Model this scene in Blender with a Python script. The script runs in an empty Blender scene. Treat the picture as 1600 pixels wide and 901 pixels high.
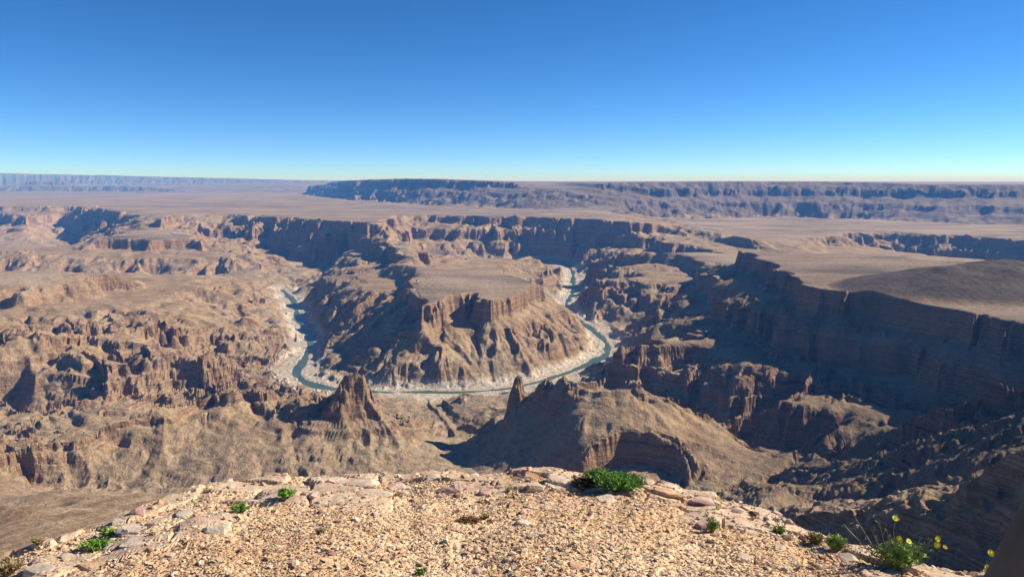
import bpy, bmesh, math, random, time
import numpy as np
from mathutils import Vector
T_START = time.time()
random.seed(7)
R = math.radians
sc = bpy.context.scene
col = sc.collection

# ------------------------------------------------------------------ camera, sky, sun, exposure
F_PX = 1101.0            # focal length in pixels of the 1600 px wide photograph
PITCH = R(8.65)
cam_d = bpy.data.cameras.new("camera")
cam = bpy.data.objects.new("camera", cam_d)
col.objects.link(cam)
sc.camera = cam
cam_d.sensor_width = 36.0
cam_d.lens = 36.0 * F_PX / 1600.0
cam_d.clip_start = 0.05
cam_d.clip_end = 200000.0
cam.location = (0, 0, 0)
cam.rotation_euler = (R(90) - PITCH, 0, 0)

SUN_EL, SUN_AZ = 32.0, 75.0          # azimuth measured clockwise from +Y (the view direction)
world = bpy.data.worlds.new("World")
sc.world = world
world.use_nodes = True
wn = world.node_tree
bg = wn.nodes["Background"]
sky = wn.nodes.new("ShaderNodeTexSky")
sky.sky_type = 'NISHITA'
sky.sun_disc = False
sky.sun_elevation = R(SUN_EL)
sky.sun_rotation = R(SUN_AZ)
sky.altitude = 800
sky.air_density = 0.45
sky.dust_density = 0.0
sky.ozone_density = 4.5
hsv = wn.nodes.new('ShaderNodeHueSaturation')
hsv.inputs['Saturation'].default_value = 1.2
wn.links.new(sky.outputs[0], hsv.inputs['Color'])
wn.links.new(hsv.outputs[0], bg.inputs[0])
bg.inputs[1].default_value = 0.1

sd = bpy.data.lights.new("sun", 'SUN')
sd.energy = 5.0
sd.angle = R(0.53)
sd.color = (1.0, 0.91, 0.77)
sun = bpy.data.objects.new("sun", sd)
col.objects.link(sun)
_d = Vector((math.sin(R(SUN_AZ)) * math.cos(R(SUN_EL)), math.cos(R(SUN_AZ)) * math.cos(R(SUN_EL)), math.sin(R(SUN_EL))))
sun.rotation_euler = _d.to_track_quat('Z', 'Y').to_euler()

vs = sc.view_settings
vs.view_transform = 'Standard'
vs.look = 'None'
vs.exposure = 0.75
vs.gamma = 1.0
vs.use_curve_mapping = False

# ------------------------------------------------------------------ survey helpers: sight lines measured in the photograph -> places in the world
CP, SP = math.cos(PITCH), math.sin(PITCH)
def ray(px, py):
    u, v = (px - 800) / F_PX, (450.5 - py) / F_PX
    return u, CP + v * SP, -SP + v * CP
def at_z(px, py, z):                 # where the sight line meets the elevation z
    x, y, w = ray(px, py); t = z / w
    return (x * t, y * t, z)
def at_d(px, py, D):                 # where the sight line reaches the distance D
    x, y, w = ray(px, py); t = D / y
    return (x * t, D, w * t)

# ------------------------------------------------------------------ noise in numpy
def _hash(i, j, s):
    h = (i.astype(np.int64) * 374761393 + j.astype(np.int64) * 668265263 + s * 2147483647 + s * 97) & 0x7fffffff
    h = ((h ^ (h >> 13)) * 1274126177) & 0x7fffffff
    h = (h ^ (h >> 16)) & 0xffff
    return h.astype(np.float32) / 65535.0
_TAB = np.random.RandomState(11).rand(8, 256, 256).astype(np.float32)
def vnoise(x, y, s=0):               # value noise, about -1..1
    xi = np.floor(x); yi = np.floor(y)
    fx = (x - xi).astype(np.float32); fy = (y - yi).astype(np.float32)
    fx = fx * fx * fx * (fx * (fx * 6 - 15) + 10); fy = fy * fy * fy * (fy * (fy * 6 - 15) + 10)
    a = xi.astype(np.int32) & 255; b = yi.astype(np.int32) & 255
    a1 = (a + 1) & 255; b1 = (b + 1) & 255
    t = _TAB[s % 8]
    v = (t[a, b] * (1 - fx) + t[a1, b] * fx) * (1 - fy) + (t[a, b1] * (1 - fx) + t[a1, b1] * fx) * fy
    return v * 2 - 1
def fbm(x, y, o=4, s=0, g=0.5):
    r = 0; a = 1.0; n = 0
    c, q = math.cos(0.6), math.sin(0.6)
    for k in range(o):
        r = r + a * vnoise(x + 17.3 * k, y - 9.1 * k, s + k); n += a
        a *= g
        x, y = (x * c - y * q) * 2.03, (x * q + y * c) * 2.03
    return r / n
def sstep(a, b, x):
    t = np.clip((x - a) / (b - a), 0, 1)
    return t * t * (3 - 2 * t)

# ------------------------------------------------------------------ the survey: break lines (photo x, photo y, elevation m) and level areas
Z = at_z; D_ = at_d
RIM_L = [(-420, 321), (-250, 322), (0, 322), (28, 321), (75, 321), (130, 323), (165, 327), (190, 331), (198, 327), (225, 329), (245, 334),
         (262, 342), (275, 332), (290, 330), (330, 332), (400, 336), (490, 343), (575, 349), (600, 347), (612, 336), (640, 335), (700, 336),
         (800, 338), (900, 341), (970, 346), (1050, 352), (1120, 362), (1165, 371), (1260, 371), (1340, 366), (1310, 359), (1215, 352)]
RIM_BR = [(1225, 350), (1280, 353), (1340, 357), (1470, 367), (1600, 375), (1800, 386), (2000, 398)]
BASE = [(2000, 359), (1800, 356), (1600, 352), (1500, 349), (1400, 345), (1330, 340), (1200, 338), (1000, 335), (900, 330), (800, 325), (650, 318), (560, 312), (480, 304)]
BASE_L = [(480, 300), (300, 300), (0, 299), (-420, 299)]
def ztop(x, y):                      # the back plateau lies lower towards the right
    t = min(max((x - 650) / 850, 0), 1); q = min(max((y - 2450) / 350, 0), 1)
    return -240 - 80 * t * t * (3 - 2 * t) * q * q * (3 - 2 * q)
def P_(px, py):
    z = -240
    for _ in range(12):
        x, y, _z = at_z(px, py, z); z = 0.5 * z + 0.5 * ztop(x, y)
    return at_z(px, py, z)
PLAIN = [P_(x, y) for x, y in RIM_L + RIM_BR + BASE + BASE_L]
ISL = [Z(x, y, -325) for x, y in [(652, 470), (662, 477), (684, 477), (705, 462), (722, 455), (735, 457), (744, 468), (775, 470), (812, 464), (832, 456), (834, 443),
       (818, 431), (790, 420), (765, 417), (700, 422), (660, 424), (650, 434), (645, 450), (640, 460)]]
RMESA = [Z(x, y, -240) for x, y in [(1150, 391), (1185, 399), (1213, 413), (1228, 430), (1262, 447), (1330, 458), (1400, 467), (1500, 483), (1600, 503), (1700, 524), (1850, 560),
         (1900, 430), (1600, 420), (1500, 412), (1440, 405), (1400, 398), (1250, 393)]]
SKY_R = [(470, 291, 14500), (500, 285, 13500), (560, 281, 10800), (640, 278.5, 8700), (700, 280, 8100), (800, 284.5, 7300), (870, 289, 6800), (940, 286, 6500), (1000, 284, 6300),
         (1130, 283, 6100), (1300, 283.5, 5800), (1370, 284.5, 5650), (1435, 287.5, 5500), (1600, 289, 5300), (1800, 289, 5200), (2000, 290, 5200)]
AREAS = [(PLAIN, -240.0), (ISL, -325.0), (RMESA, -240.0)]
LINES = []
def L(*p): LINES.append([Z(*q) for q in p])
def LD(*p): LINES.append([D_(*q) for q in p])
_bb = sorted((math.atan2(p[0], p[1]), p[1]) for p in (P_(x, y) for x, y in BASE))
def sky_d(px, back):                 # the escarpment's top edge stands a fixed way behind its foot
    a = math.atan2(px - 800, F_PX)
    return float(np.interp(a, [q[0] for q in _bb], [q[1] for q in _bb])) + back
LD(*[(x, y, sky_d(x, 1100)) for x, y, _ in SKY_R])
LINES.append([(x, y, z - 4) for x, y, z in (D_(px, py, sky_d(px, 2200)) for px, py, _ in SKY_R)])
LINES.append([(x * 1.8, y * 1.8, z - 25) for x, y, z in (D_(px, py, sky_d(px, 3000)) for px, py, _ in SKY_R)])
# embayments and spurs in the far scarp
def between(px, ra, rb, za, zb, n=2):     # a line on the scarp running from the base (row ra, z za) up to the top
    pass
LD((-420, 268, 26000), (-100, 269.5, 26000), (0, 270, 26000), (60, 271.5, 26000), (150, 273, 26000), (230, 275.5, 26000), (300, 277, 26000), (430, 280, 26000), (520, 282.5, 26000), (560, 284, 26000))
LD(*[(x, 292.5, 24700) for x in (-420, 0, 300, 520)])
LD((-420, 281, 43000), (0, 281, 43000), (400, 282.5, 43000), (900, 283, 43000), (2000, 283, 43000))
LD((12, 294, 16800), (22, 287, 17300), (40, 282.5, 17500), (105, 283, 17500), (128, 289, 17300), (150, 291, 17000))
LD((120, 294, 16500), (165, 289, 16600), (225, 291, 16500), (278, 297, 16000))
LD((300, 293, 17500), (350, 288, 18000), (420, 287, 18500), (470, 284, 18500))
RIVER_PX = [(700, 424), (740, 416), (770, 410), (830, 405), (875, 408), (893, 422), (895, 440), (896, 455), (884, 474), (886, 488), (902, 500), (926, 516), (947, 536), (945, 553), (915, 570), (880, 584),
            (830, 599), (780, 608), (720, 612), (650, 612), (590, 612), (520, 607), (482, 598), (463, 583), (474, 562), (485, 540), (480, 518), (466, 498), (462, 480), (450, 462), (440, 452)]
RIVER = [Z(x, y, -500) for x, y in RIVER_PX]
LINES.append(RIVER)
L((625, 478, -354), (600, 464, -353), (572, 449, -351), (556, 436, -350))
L((733, 474, -350), (738, 500, -392), (757, 545, -438), (785, 596, -494))
L((648, 502, -384), (605, 516, -402), (560, 546, -438), (505, 584, -490))
L((690, 508, -388), (700, 540, -418), (690, 575, -455), (660, 604, -492))
# back side of the canyon
L((700, 424, -498), (660, 400, -440), (650, 375, -380), (640, 352, -300))                      # side valley behind the stepped spur
L((612, 338, -244), (602, 352, -248), (606, 364, -275), (612, 376, -292), (628, 394, -316), (640, 410, -326), (648, 424, -326))   # stepped spur to the island
L((540, 415, -345), (570, 432, -350), (600, 448, -352), (622, 466, -345))
L((450, 460, -497), (470, 442, -490), (500, 426, -488), (480, 411, -484), (430, 396, -465), (385, 382, -410), (330, 364, -350), (262, 352, -300))
L((500, 426, -488), (540, 400, -440), (560, 375, -390), (540, 362, -340))
L((190, 332, -244), (215, 343, -252), (260, 357, -285), (320, 372, -325), (370, 387, -362), (405, 412, -425), (452, 450, -488))
L((88, 340, -340), (92, 352, -405), (104, 370, -480), (112, 392, -498), (60, 408, -500), (-60, 414, -500), (-400, 420, -500))
L((20, 324, -244), (25, 340, -320), (40, 360, -400), (60, 378, -462))
L((-60, 338, -340), (-40, 355, -420), (-20, 372, -480))
L((150, 345, -370), (135, 360, -440), (112, 380, -490))
L((165, 371, -316), (250, 373, -320), (340, 371, -326))
L((165, 394, -372), (250, 397, -380), (345, 398, -395))
L((-400, 424, -425), (0, 424, -432), (100, 424, -435), (200, 426, -440), (290, 430, -450), (340, 427, -455))
L((-400, 380, -330), (-50, 383, -333), (40, 384, -335), (76, 389, -350))
# left foreground mountain side
L((-400, 425, -270), (-100, 425, -280), (0, 425, -290), (100, 427, -305), (200, 429, -330), (300, 433, -350), (345, 435, -370), (392, 452, -402), (440, 478, -470), (462, 505, -494))
L((300, 430, -395), (345, 428, -400), (400, 440, -440), (440, 458, -490))
L((-400, 720, -420), (0, 695, -448), (60, 684, -455), (200, 662, -468), (270, 635, -478), (330, 606, -486), (430, 598, -495))
L((-400, 520, -330), (0, 520, -345), (150, 512, -362), (300, 500, -385), (400, 510, -440))
L((-400, 560, -385), (0, 565, -400), (60, 571, -402), (110, 569, -402), (160, 571, -404), (215, 560, -404), (260, 552, -404), (300, 556, -410), (330, 562, -420))
L((-400, 610, -440), (0, 614, -452), (60, 624, -454), (110, 618, -453), (160, 626, -456), (215, 603, -450), (260, 592, -448), (300, 588, -448), (340, 580, -446))
L((58, 500, -372), (90, 492, -368), (146, 506, -374), (200, 500, -376), (250, 496, -380), (300, 505, -390))
L((62, 522, -402), (100, 532, -406), (150, 528, -406), (200, 524, -404), (250, 520, -406), (300, 526, -412))
# near ridge with pinnacle
L((-200, 720, -395), (0, 706, -400), (90, 690, -402), (150, 677, -400), (250, 645, -392), (335, 611, -390), (400, 617, -395), (438, 650, -420), (470, 640, -405), (500, 636, -412),
  (535, 612, -378), (552, 598, -360), (566, 592, -352), (578, 602, -365), (588, 624, -395), (615, 642, -430), (650, 666, -455), (700, 698, -485))
L((-400, 740, -405), (0, 728, -438), (60, 752, -446), (120, 770, -452), (220, 765, -456), (330, 757, -459), (460, 750, -462), (560, 748, -464), (740, 747, -466))
L((740, 747, -466), (715, 712, -479), (722, 682, -486), (695, 652, -492), (672, 626, -498))
# small dark mound and the middle ridge with its rock towers
L((690, 642, -490), (705, 622, -478), (722, 612, -470), (760, 616, -474), (790, 622, -480))
L((742, 702, -470), (765, 675, -455), (785, 650, -440), (796, 622, -398), (803, 603, -372), (814, 614, -385), (822, 630, -402), (834, 618, -385), (848, 602, -360), (870, 594, -345), (895, 602, -348),
  (925, 608, -350), (960, 603, -346), (1000, 606, -348), (1035, 622, -362), (1070, 642, -385), (1105, 656, -400), (1160, 686, -425), (1212, 714, -442))
L((745, 746, -466), (790, 745, -463), (880, 750, -456), (1000, 765, -446), (1060, 775, -440), (1110, 762, -436), (1180, 738, -428), (1250, 720, -422))
L((895, 742, -446), (905, 712, -420), (930, 682, -398), (965, 666, -388), (1010, 668, -387), (1050, 682, -394), (1078, 705, -408), (1090, 740, -430))
L((915, 748, -452), (935, 732, -445), (965, 716, -437), (1005, 716, -435), (1038, 728, -438), (1056, 748, -444))
L((860, 592, -420), (930, 600, -440), (1000, 610, -450), (1100, 640, -460), (1140, 662, -466))
# right: promontory, mesa wall, side valleys
L((1150, 391, -240), (1128, 402, -275), (1105, 413, -310), (1062, 440, -368), (1040, 462, -405), (1005, 485, -450), (965, 508, -488))
L((935, 430, -368), (950, 427, -360), (1030, 428, -360), (1085, 420, -335))
L((935, 398, -350), (955, 393, -330), (1040, 394, -328), (1130, 392, -322))
L((900, 470, -488), (930, 420, -450), (1000, 412, -430), (1080, 405, -400))
L((800, 407, -400), (818, 396, -372), (832, 392, -362), (850, 408, -398), (868, 438, -455), (882, 460, -484))
L((780, 402, -392), (800, 407, -400))
L((948, 535, -376), (980, 524, -370), (1040, 527, -371), (1100, 526, -370), (1160, 520, -366), (1185, 522, -360))
L((900, 596, -492), (950, 602, -482), (1000, 622, -478), (1060, 640, -470), (1140, 655, -462), (1230, 642, -440), (1330, 641, -425), (1400, 650, -415), (1450, 642, -400), (1500, 625, -380), (1600, 603, -330), (1800, 600, -310))
L((1579, 511, -246), (1520, 545, -290), (1460, 590, -345), (1420, 625, -400))
L((1187, 522, -358), (1210, 500, -330), (1240, 470, -290))
LD((1250, 530, 1500), (1215, 548, 1450), (1188, 566, 1415))
LD((1275, 545, 1420), (1266, 566, 1350), (1248, 600, 1285), (1242, 626, 1235))
LD((1335, 535, 1400), (1326, 560, 1345), (1312, 592, 1275), (1288, 628, 1210))
LD((1360, 545, 1370), (1350, 566, 1330), (1338, 602, 1262))
LD((1395, 555, 1330), (1387, 577, 1280), (1384, 602, 1232), (1400, 622, 1190))
LD((1300, 560, 1420), (1290, 600, 1345)); LD((1370, 575, 1330), (1362, 610, 1280))
L((1140, 666, -458), (1175, 645, -425), (1215, 622, -390), (1300, 646, -396), (1400, 669, -400), (1440, 681, -396))
L((1140, 690, -462), (1170, 688, -456), (1225, 702, -446), (1300, 706, -430), (1360, 700, -412))
LD((1345, 382, 4350), (1400, 394, 4200), (1500, 408, 4000), (1600, 414, 3700), (1700, 418, 3500), (1900, 425, 3200))
LD((1345, 382, 4350), (1340, 368, 4300), (1290, 358, 4700), (1240, 352, 5000))
LD((1440, 404, 3300), (1500, 410, 3200), (1600, 418, 2900), (1800, 428, 2600))
L((1160, 393, -345), (1250, 393, -322), (1350, 393, -330), (1400, 396, -350))
# right: dark ridges close by
L((1255, 714, -426), (1320, 701, -400), (1400, 671, -345), (1450, 650, -310), (1495, 620, -275), (1535, 606, -260), (1600, 600, -250), (1800, 590, -230))
L((1200, 742, -432), (1300, 723, -405), (1400, 706, -370), (1480, 682, -330), (1600, 652, -290), (1800, 640, -270))
L((1195, 800, -380), (1260, 761, -370), (1340, 729, -335), (1440, 703, -300), (1490, 678, -275), (1540, 655, -250), (1600, 632, -230), (1800, 610, -200))
L((1175, 818, -393), (1330, 776, -352), (1400, 781, -330), (1450, 772, -300), (1480, 745, -270), (1530, 706, -240), (1600, 690, -230), (1800, 670, -210))
L((1195, 804, -251), (1240, 797, -243), (1290, 795, -235), (1345, 783, -218), (1362, 776, -214), (1385, 785, -212), (1440, 785, -205), (1465, 770, -195), (1485, 738, -180), (1530, 711, -170),
  (1560, 697, -161), (1600, 692, -155), (1800, 670, -135))
L((1150, 850, -268), (1200, 845, -262), (1300, 862, -245), (1400, 890, -238), (1500, 912, -230), (1700, 930, -222), (1900, 940, -215))
LINES.append([(300 * math.sin(R(a)), 300 * math.cos(R(a)), -200) for a in range(16, 50, 2)])
LINES.append([(200 * math.sin(R(a)), 200 * math.cos(R(a)), -142) for a in range(10, 50, 2)])
L((-400, 870, -180), (0, 862, -195), (100, 850, -215), (200, 835, -235), (350, 800, -260), (600, 790, -270), (900, 790, -270), (1100, 820, -250))
L((-400, 800, -260), (0, 792, -290), (100, 800, -315), (200, 802, -340), (330, 785, -400))
def ring(r, z): LINES.append([(r * math.sin(R(a)), r * math.cos(R(a)), z) for a in range(-50, 51, 2)])
ring(12.5, -9.5); ring(30, -24); ring(100, -68)

# ------------------------------------------------------------------ membrane between the break lines, solved in (bearing, log distance)
TH0, TH1, LR0, LR1 = -0.84, 0.84, math.log(12.0), math.log(45000.0)
NT, NR = 576, 1408
def solve():
    fixed = np.zeros((NT, NR), bool); val = np.zeros((NT, NR), np.float64); cnt = np.zeros((NT, NR), np.float64)
    th = TH0 + (np.arange(NT) + .5) / NT * (TH1 - TH0); lr = LR0 + (np.arange(NR) + .5) / NR * (LR1 - LR0)
    TT, RR = np.meshgrid(th, np.exp(lr), indexing='ij')
    X = RR * np.sin(TT); Y = RR * np.cos(TT)
    acc = np.zeros_like(val)
    for ln in LINES:
        for (x0, y0, z0), (x1, y1, z1) in zip(ln[:-1], ln[1:]):
            a0, a1 = math.atan2(x0, y0), math.atan2(x1, y1)
            l0, l1 = math.log(math.hypot(x0, y0)), math.log(math.hypot(x1, y1))
            n = int(max(abs(a1 - a0) / (TH1 - TH0) * NT, abs(l1 - l0) / (LR1 - LR0) * NR) * 2.5) + 2
            t = np.linspace(0, 1, n)
            xs = x0 + (x1 - x0) * t; ys = y0 + (y1 - y0) * t; zs = z0 + (z1 - z0) * t
            i = ((np.arctan2(xs, ys) - TH0) / (TH1 - TH0) * NT).astype(int); j = ((np.log(np.hypot(xs, ys)) - LR0) / (LR1 - LR0) * NR).astype(int)
            ok = (i >= 0) & (i < NT) & (j >= 0) & (j < NR)
            np.add.at(acc, (i[ok], j[ok]), zs[ok]); np.add.at(cnt, (i[ok], j[ok]), 1)
    m = cnt > 0; val[m] = acc[m] / cnt[m]; fixed |= m
    ZT = -240 - 80 * sstep(650, 1500, X) * sstep(2450, 2800, Y)
    for poly, z in AREAS:
        ins = np.zeros_like(fixed); n = len(poly)
        for k in range(n):
            x0, y0, _ = poly[k]; x1, y1, _ = poly[(k + 1) % n]
            if y0 == y1: continue
            c = ((Y > y0) != (Y > y1)) & (X < (x1 - x0) * (Y - y0) / (y1 - y0) + x0)
            ins ^= c
        val[ins] = ZT[ins] if z == -240.0 else z; fixed |= ins
    val[:, 0] = -9.5; fixed[:, 0] = True
    levels = [(fixed.astype(np.float64), val * fixed)]
    while min(levels[-1][0].shape) > 12:
        w, v = levels[-1]
        a, b = w.shape
        w2 = w[:a // 2 * 2, :b // 2 * 2].reshape(a // 2, 2, b // 2, 2).sum((1, 3)); v2 = v[:a // 2 * 2, :b // 2 * 2].reshape(a // 2, 2, b // 2, 2).sum((1, 3))
        m = w2 > 0
        levels.append((m.astype(np.float64), np.where(m, v2 / np.maximum(w2, 1e-9), 0)))
    h = np.full(levels[-1][0].shape, -300.0)
    for li in range(len(levels) - 1, -1, -1):
        w, v = levels[li]; m = w > 0
        if h.shape != w.shape:
            h = np.repeat(np.repeat(h, 2, 0), 2, 1)
            h = np.pad(h, ((0, max(0, w.shape[0] - h.shape[0])), (0, max(0, w.shape[1] - h.shape[1]))), mode='edge')[:w.shape[0], :w.shape[1]]
        h = np.where(m, v, h)
        dt = (TH1 - TH0) / w.shape[0]; dr = (LR1 - LR0) / w.shape[1]
        at, ar = 1 / dt ** 2, 1 / dr ** 2; s = 2 * (at + ar); at /= s; ar /= s
        ii, jj = np.indices(w.shape)
        om = 1.5
        for it in range(60 if li == 0 else 90):
            for par in (0, 1):
                p = np.pad(h, 1, mode='edge')
                nw = at * (p[:-2, 1:-1] + p[2:, 1:-1]) + ar * (p[1:-1, :-2] + p[1:-1, 2:])
                upd = ((ii + jj) % 2 == par) & ~m
                h = np.where(upd, h + om * (nw - h), h)
    return h.astype(np.float32)
H0 = solve()
def base_h(X, Y):
    t = (np.arctan2(X, Y) - TH0) / (TH1 - TH0) * NT - .5; q = (np.log(np.hypot(X, Y)) - LR0) / (LR1 - LR0) * NR - .5
    t = np.clip(t, 0, NT - 1.001); q = np.clip(q, 0, NR - 1.001)
    i = t.astype(np.int32); j = q.astype(np.int32); ft = (t - i).astype(np.float32); fq = (q - j).astype(np.float32)
    return (H0[i, j] * (1 - ft) + H0[i + 1, j] * ft) * (1 - fq) + (H0[i, j + 1] * (1 - ft) + H0[i + 1, j + 1] * ft) * fq
print("T solve", time.time() - T_START)

# ------------------------------------------------------------------ terrain on a bearing/distance net: gullies, strata, rock
import os
Q = float(os.environ.get("TQ", "1"))
NA = int(1240 * Q)
def rnodes():
    segs = [(12, 150, 70), (150, 900, 300), (900, 6500, 1000), (6500, 30000, 300), (30000, 44500, 12)]
    o = []
    for a, b, n in segs:
        n = int(n * Q)
        o.append(np.exp(np.linspace(math.log(a), math.log(b), n, endpoint=False)))
    return np.concatenate(o + [np.array([44500.0])])
rr = rnodes().astype(np.float32); aa = np.linspace(-0.80, 0.80, NA).astype(np.float32)
A, RD = np.meshgrid(aa, rr, indexing='ij')
X = RD * np.sin(A); Y = RD * np.cos(A)
sA, cA = np.sin(A), np.cos(A)
def grad(h):
    gr = np.gradient(h, rr, axis=1); ga = np.gradient(h, aa, axis=0) / RD
    return gr * sA + ga * cA, gr * cA - ga * sA
nearf = sstep(300, 1500, RD)
wamp = np.clip(RD / 1500, 0.15, 4.0)
wx = wamp * (16 * vnoise(X / 150, Y / 150, 1) + 8 * vnoise(X / 55, Y / 55, 2) + 4 * vnoise(X / 23, Y / 23, 5))
wy = wamp * (22 * vnoise(X / 150, Y / 150, 3) + 10 * vnoise(X / 55, Y / 55, 4) + 4 * vnoise(X / 23, Y / 23, 6))
h = base_h(X + wx, Y + wy)
hs = base_h(X, Y)
print("T base", time.time() - T_START)
gx, gy = grad(h)
def blur(a, k, ax):
    c = np.cumsum(np.pad(a, [(k + 1, k) if d == ax else (0, 0) for d in range(2)], mode='edge'), axis=ax, dtype=np.float64)
    n = 2 * k + 1
    return ((c[n:] - c[:-n]) / n if ax == 0 else (c[:, n:] - c[:, :-n]) / n).astype(np.float32)
gx = blur(blur(gx, 4, 0), 4, 1); gy = blur(blur(gy, 4, 0), 4, 1)
slope0 = np.hypot(gx, gy)
leftm = sstep(-120, -420, X) * sstep(2650, 2250, RD) * sstep(1150, 1350, RD)
smask = np.maximum(sstep(0.03, 0.35, slope0), 0.75 * leftm)
def gully(gx, gy, wl, seed, sp=1.35):
    gl = np.hypot(gx, gy) + 1e-4
    nx, ny = -gy / gl, gx / gl                   # along the contour
    s = 1.0 / (wl * sp)
    px, py = X * s, Y * s
    ci, cj = np.floor(px).astype(np.int32), np.floor(py).astype(np.int32)
    fx, fy = px - ci, py - cj
    c = np.zeros_like(h); q = np.zeros_like(h); ws = np.zeros_like(h)
    k = 2 * math.pi * sp
    t1, t2 = _TAB[seed % 8], _TAB[(seed + 3) % 8]
    for i in (-1, 0, 1):
        for j in (-1, 0, 1):
            a, b = (ci + i) & 255, (cj + j) & 255
            dx = fx - i - t1[a, b]; dy = fy - j - t2[a, b]
            w = np.exp(-3.2 * (dx * dx + dy * dy))
            ph = k * (dx * nx + dy * ny)
            c += w * np.cos(ph); q += w * np.sin(ph); ws += w
    m = np.hypot(c, q) + 1e-3 * ws
    g = np.clip(c / (m * 0.7 + ws * 0.3 + 1e-6), -1, 1)
    return np.arcsin(g * 0.98) / 1.37
def in_poly(Xc, Yc, poly):
    ins = np.zeros(Xc.shape, bool); n = len(poly)
    for k in range(n):
        x0, y0 = poly[k][:2]; x1, y1 = poly[(k + 1) % n][:2]
        if y0 == y1: continue
        ins ^= ((Yc > y0) != (Yc > y1)) & (Xc < (x1 - x0) * (Yc - y0) / (y1 - y0) + x0)
    return ins
ISL_OUT = [at_z(x, y, -500) for x, y in [(463, 583), (482, 598), (520, 607), (590, 612), (720, 612), (830, 599), (915, 570), (947, 536), (902, 500), (884, 474)]] + [at_z(850, 445, -440), at_z(800, 420, -400), at_z(740, 425, -440), at_z(640, 410, -326), at_z(560, 430, -400), at_z(462, 480, -500)]
FARK = sstep(4500, 7500, RD)
ISLM = in_poly(X, Y, ISL_OUT)
_bp = [P_(x, y) for x, y in BASE]; _bx = np.array([math.atan2(p[0], p[1]) for p in _bp])[::-1]; _br = np.array([math.hypot(p[0], p[1]) for p in _bp])[::-1]
SCARP = (RD > np.interp(A, _bx, _br) - 100) * 1.0
WALLM = sstep(350, 500, X) * sstep(1150, 1250, RD) * sstep(2500, 2200, RD) * sstep(-320, -370, hs)
HILLM = in_poly(X, Y, [P_z for P_z in (at_z(780, 640, -440), at_z(803, 598, -372), at_z(870, 590, -345), at_z(1000, 600, -345), at_z(1110, 650, -400), at_z(1230, 715, -442), at_z(1110, 765, -436), at_z(880, 752, -456), at_z(742, 720, -468))]) * 1.0
hg = np.zeros_like(h); bgx, bgy = gx, gy
for o, (wl, amp) in enumerate([(900, 36), (330, 26), (140, 15), (66, 8.5), (33, 4.0)]):
    if wl == 900: am = smask * amp * FARK
    else: am = smask * amp * (0.55 + 0.45 * sstep(500, 1500, RD))
    if wl > 100: am = am * np.maximum(np.clip(slope0 / 0.45, 0.3, 1.2), 0.9 * leftm)
    if wl == 330: am = am * (0.25 + 0.75 * sstep(1250, 1700, RD))
    # no big gullies where the net is too coarse to carry them or cells would alias
    am = am * sstep(0.8, 2.5, wl / (RD * 0.0013))
    g = gully(gx, gy, wl, 11 + o, 1.35 if wl > 200 else 2.0)
    am = am * np.clip(RD * 0.22 / wl, 0, 1) ** 1.5
    if wl < 100: am = am * sstep(0.2, 0.6, slope0) * np.clip(0.5 + 1.2 * vnoise(X / (wl * 4), Y / (wl * 4), o), 0, 1) * sstep(500, 1300, RD)
    am = am * (1 - 0.65 * np.maximum(.7 * sstep(150, -50, X) * sstep(1350, 1200, RD), HILLM)) * (1 - ISLM * (0.58 if wl > 100 else -0.25)) * (1 - SCARP * (.45 if wl > 500 else .7 if wl > 100 else .3)) * (1 + WALLM * (.7 if wl > 100 else 0.2))
    hg = hg + am * (g - (0.45 if wl > 100 else 0.1))
    ux, uy = grad(hg)
    kb = max(2, int(wl / 30))
    ux = blur(blur(ux, kb, 0), kb, 1); uy = blur(blur(uy, kb, 0), kb, 1)
    gx = bgx + 0.8 * ux; gy = bgy + 0.8 * uy
    print("T gully", wl, time.time() - T_START)
h = h + hg
ZT = -240 - 80 * sstep(650, 1500, X) * sstep(2450, 2800, Y); FARM = sstep(6000, 7000, RD)
h = np.where((hs < ZT + 1) & (RD < 15000) & ~((hs > ZT - 2) & (RD > 4500)), np.minimum(h, ZT + .5), h)          # nothing stands above the beds that cap the tables
h = np.where(in_poly(X, Y, ISL_OUT), np.minimum(h, -324.5), h)
# rock strata: elevations of the soft and hard beds
KN_IN = [-520, -500, -442, -432, -405, -398, -338, -328, -322, -300, -256, -243, -238, -150, -138, -90, -20, -8, 5, 400]
KN_SOFT = [-520, -500, -441, -431, -404, -397, -377, -329, -322, -311, -291, -246, -239, -152, -128, -100, -62, -14, 5, 400]
KN_OUT = [-520, -500, -455, -433, -410, -396, -377, -329, -322, -311, -291, -246, -239, -152, -128, -100, -62, -14, 5, 400]
zw = 5 * vnoise(X / 260, Y / 260, 6) + 2.5 * vnoise(X / 60, Y / 60, 7)
OFF = -80 * sstep(650, 1500, X) * sstep(2450, 2800, Y)
hz = h + zw * smask - OFF
isl = in_poly(X, Y, ISL_OUT)
ht = np.where(isl, np.interp(hz, KN_IN, KN_SOFT), np.interp(hz, KN_IN, KN_OUT)).astype(np.float32) - zw * smask + OFF
wt = (0.12 + 0.88 * sstep(1150, 1500, RD)) * sstep(150, 600, RD) * (1 - 0.6 * leftm)
h = h + (ht - h) * wt
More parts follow.
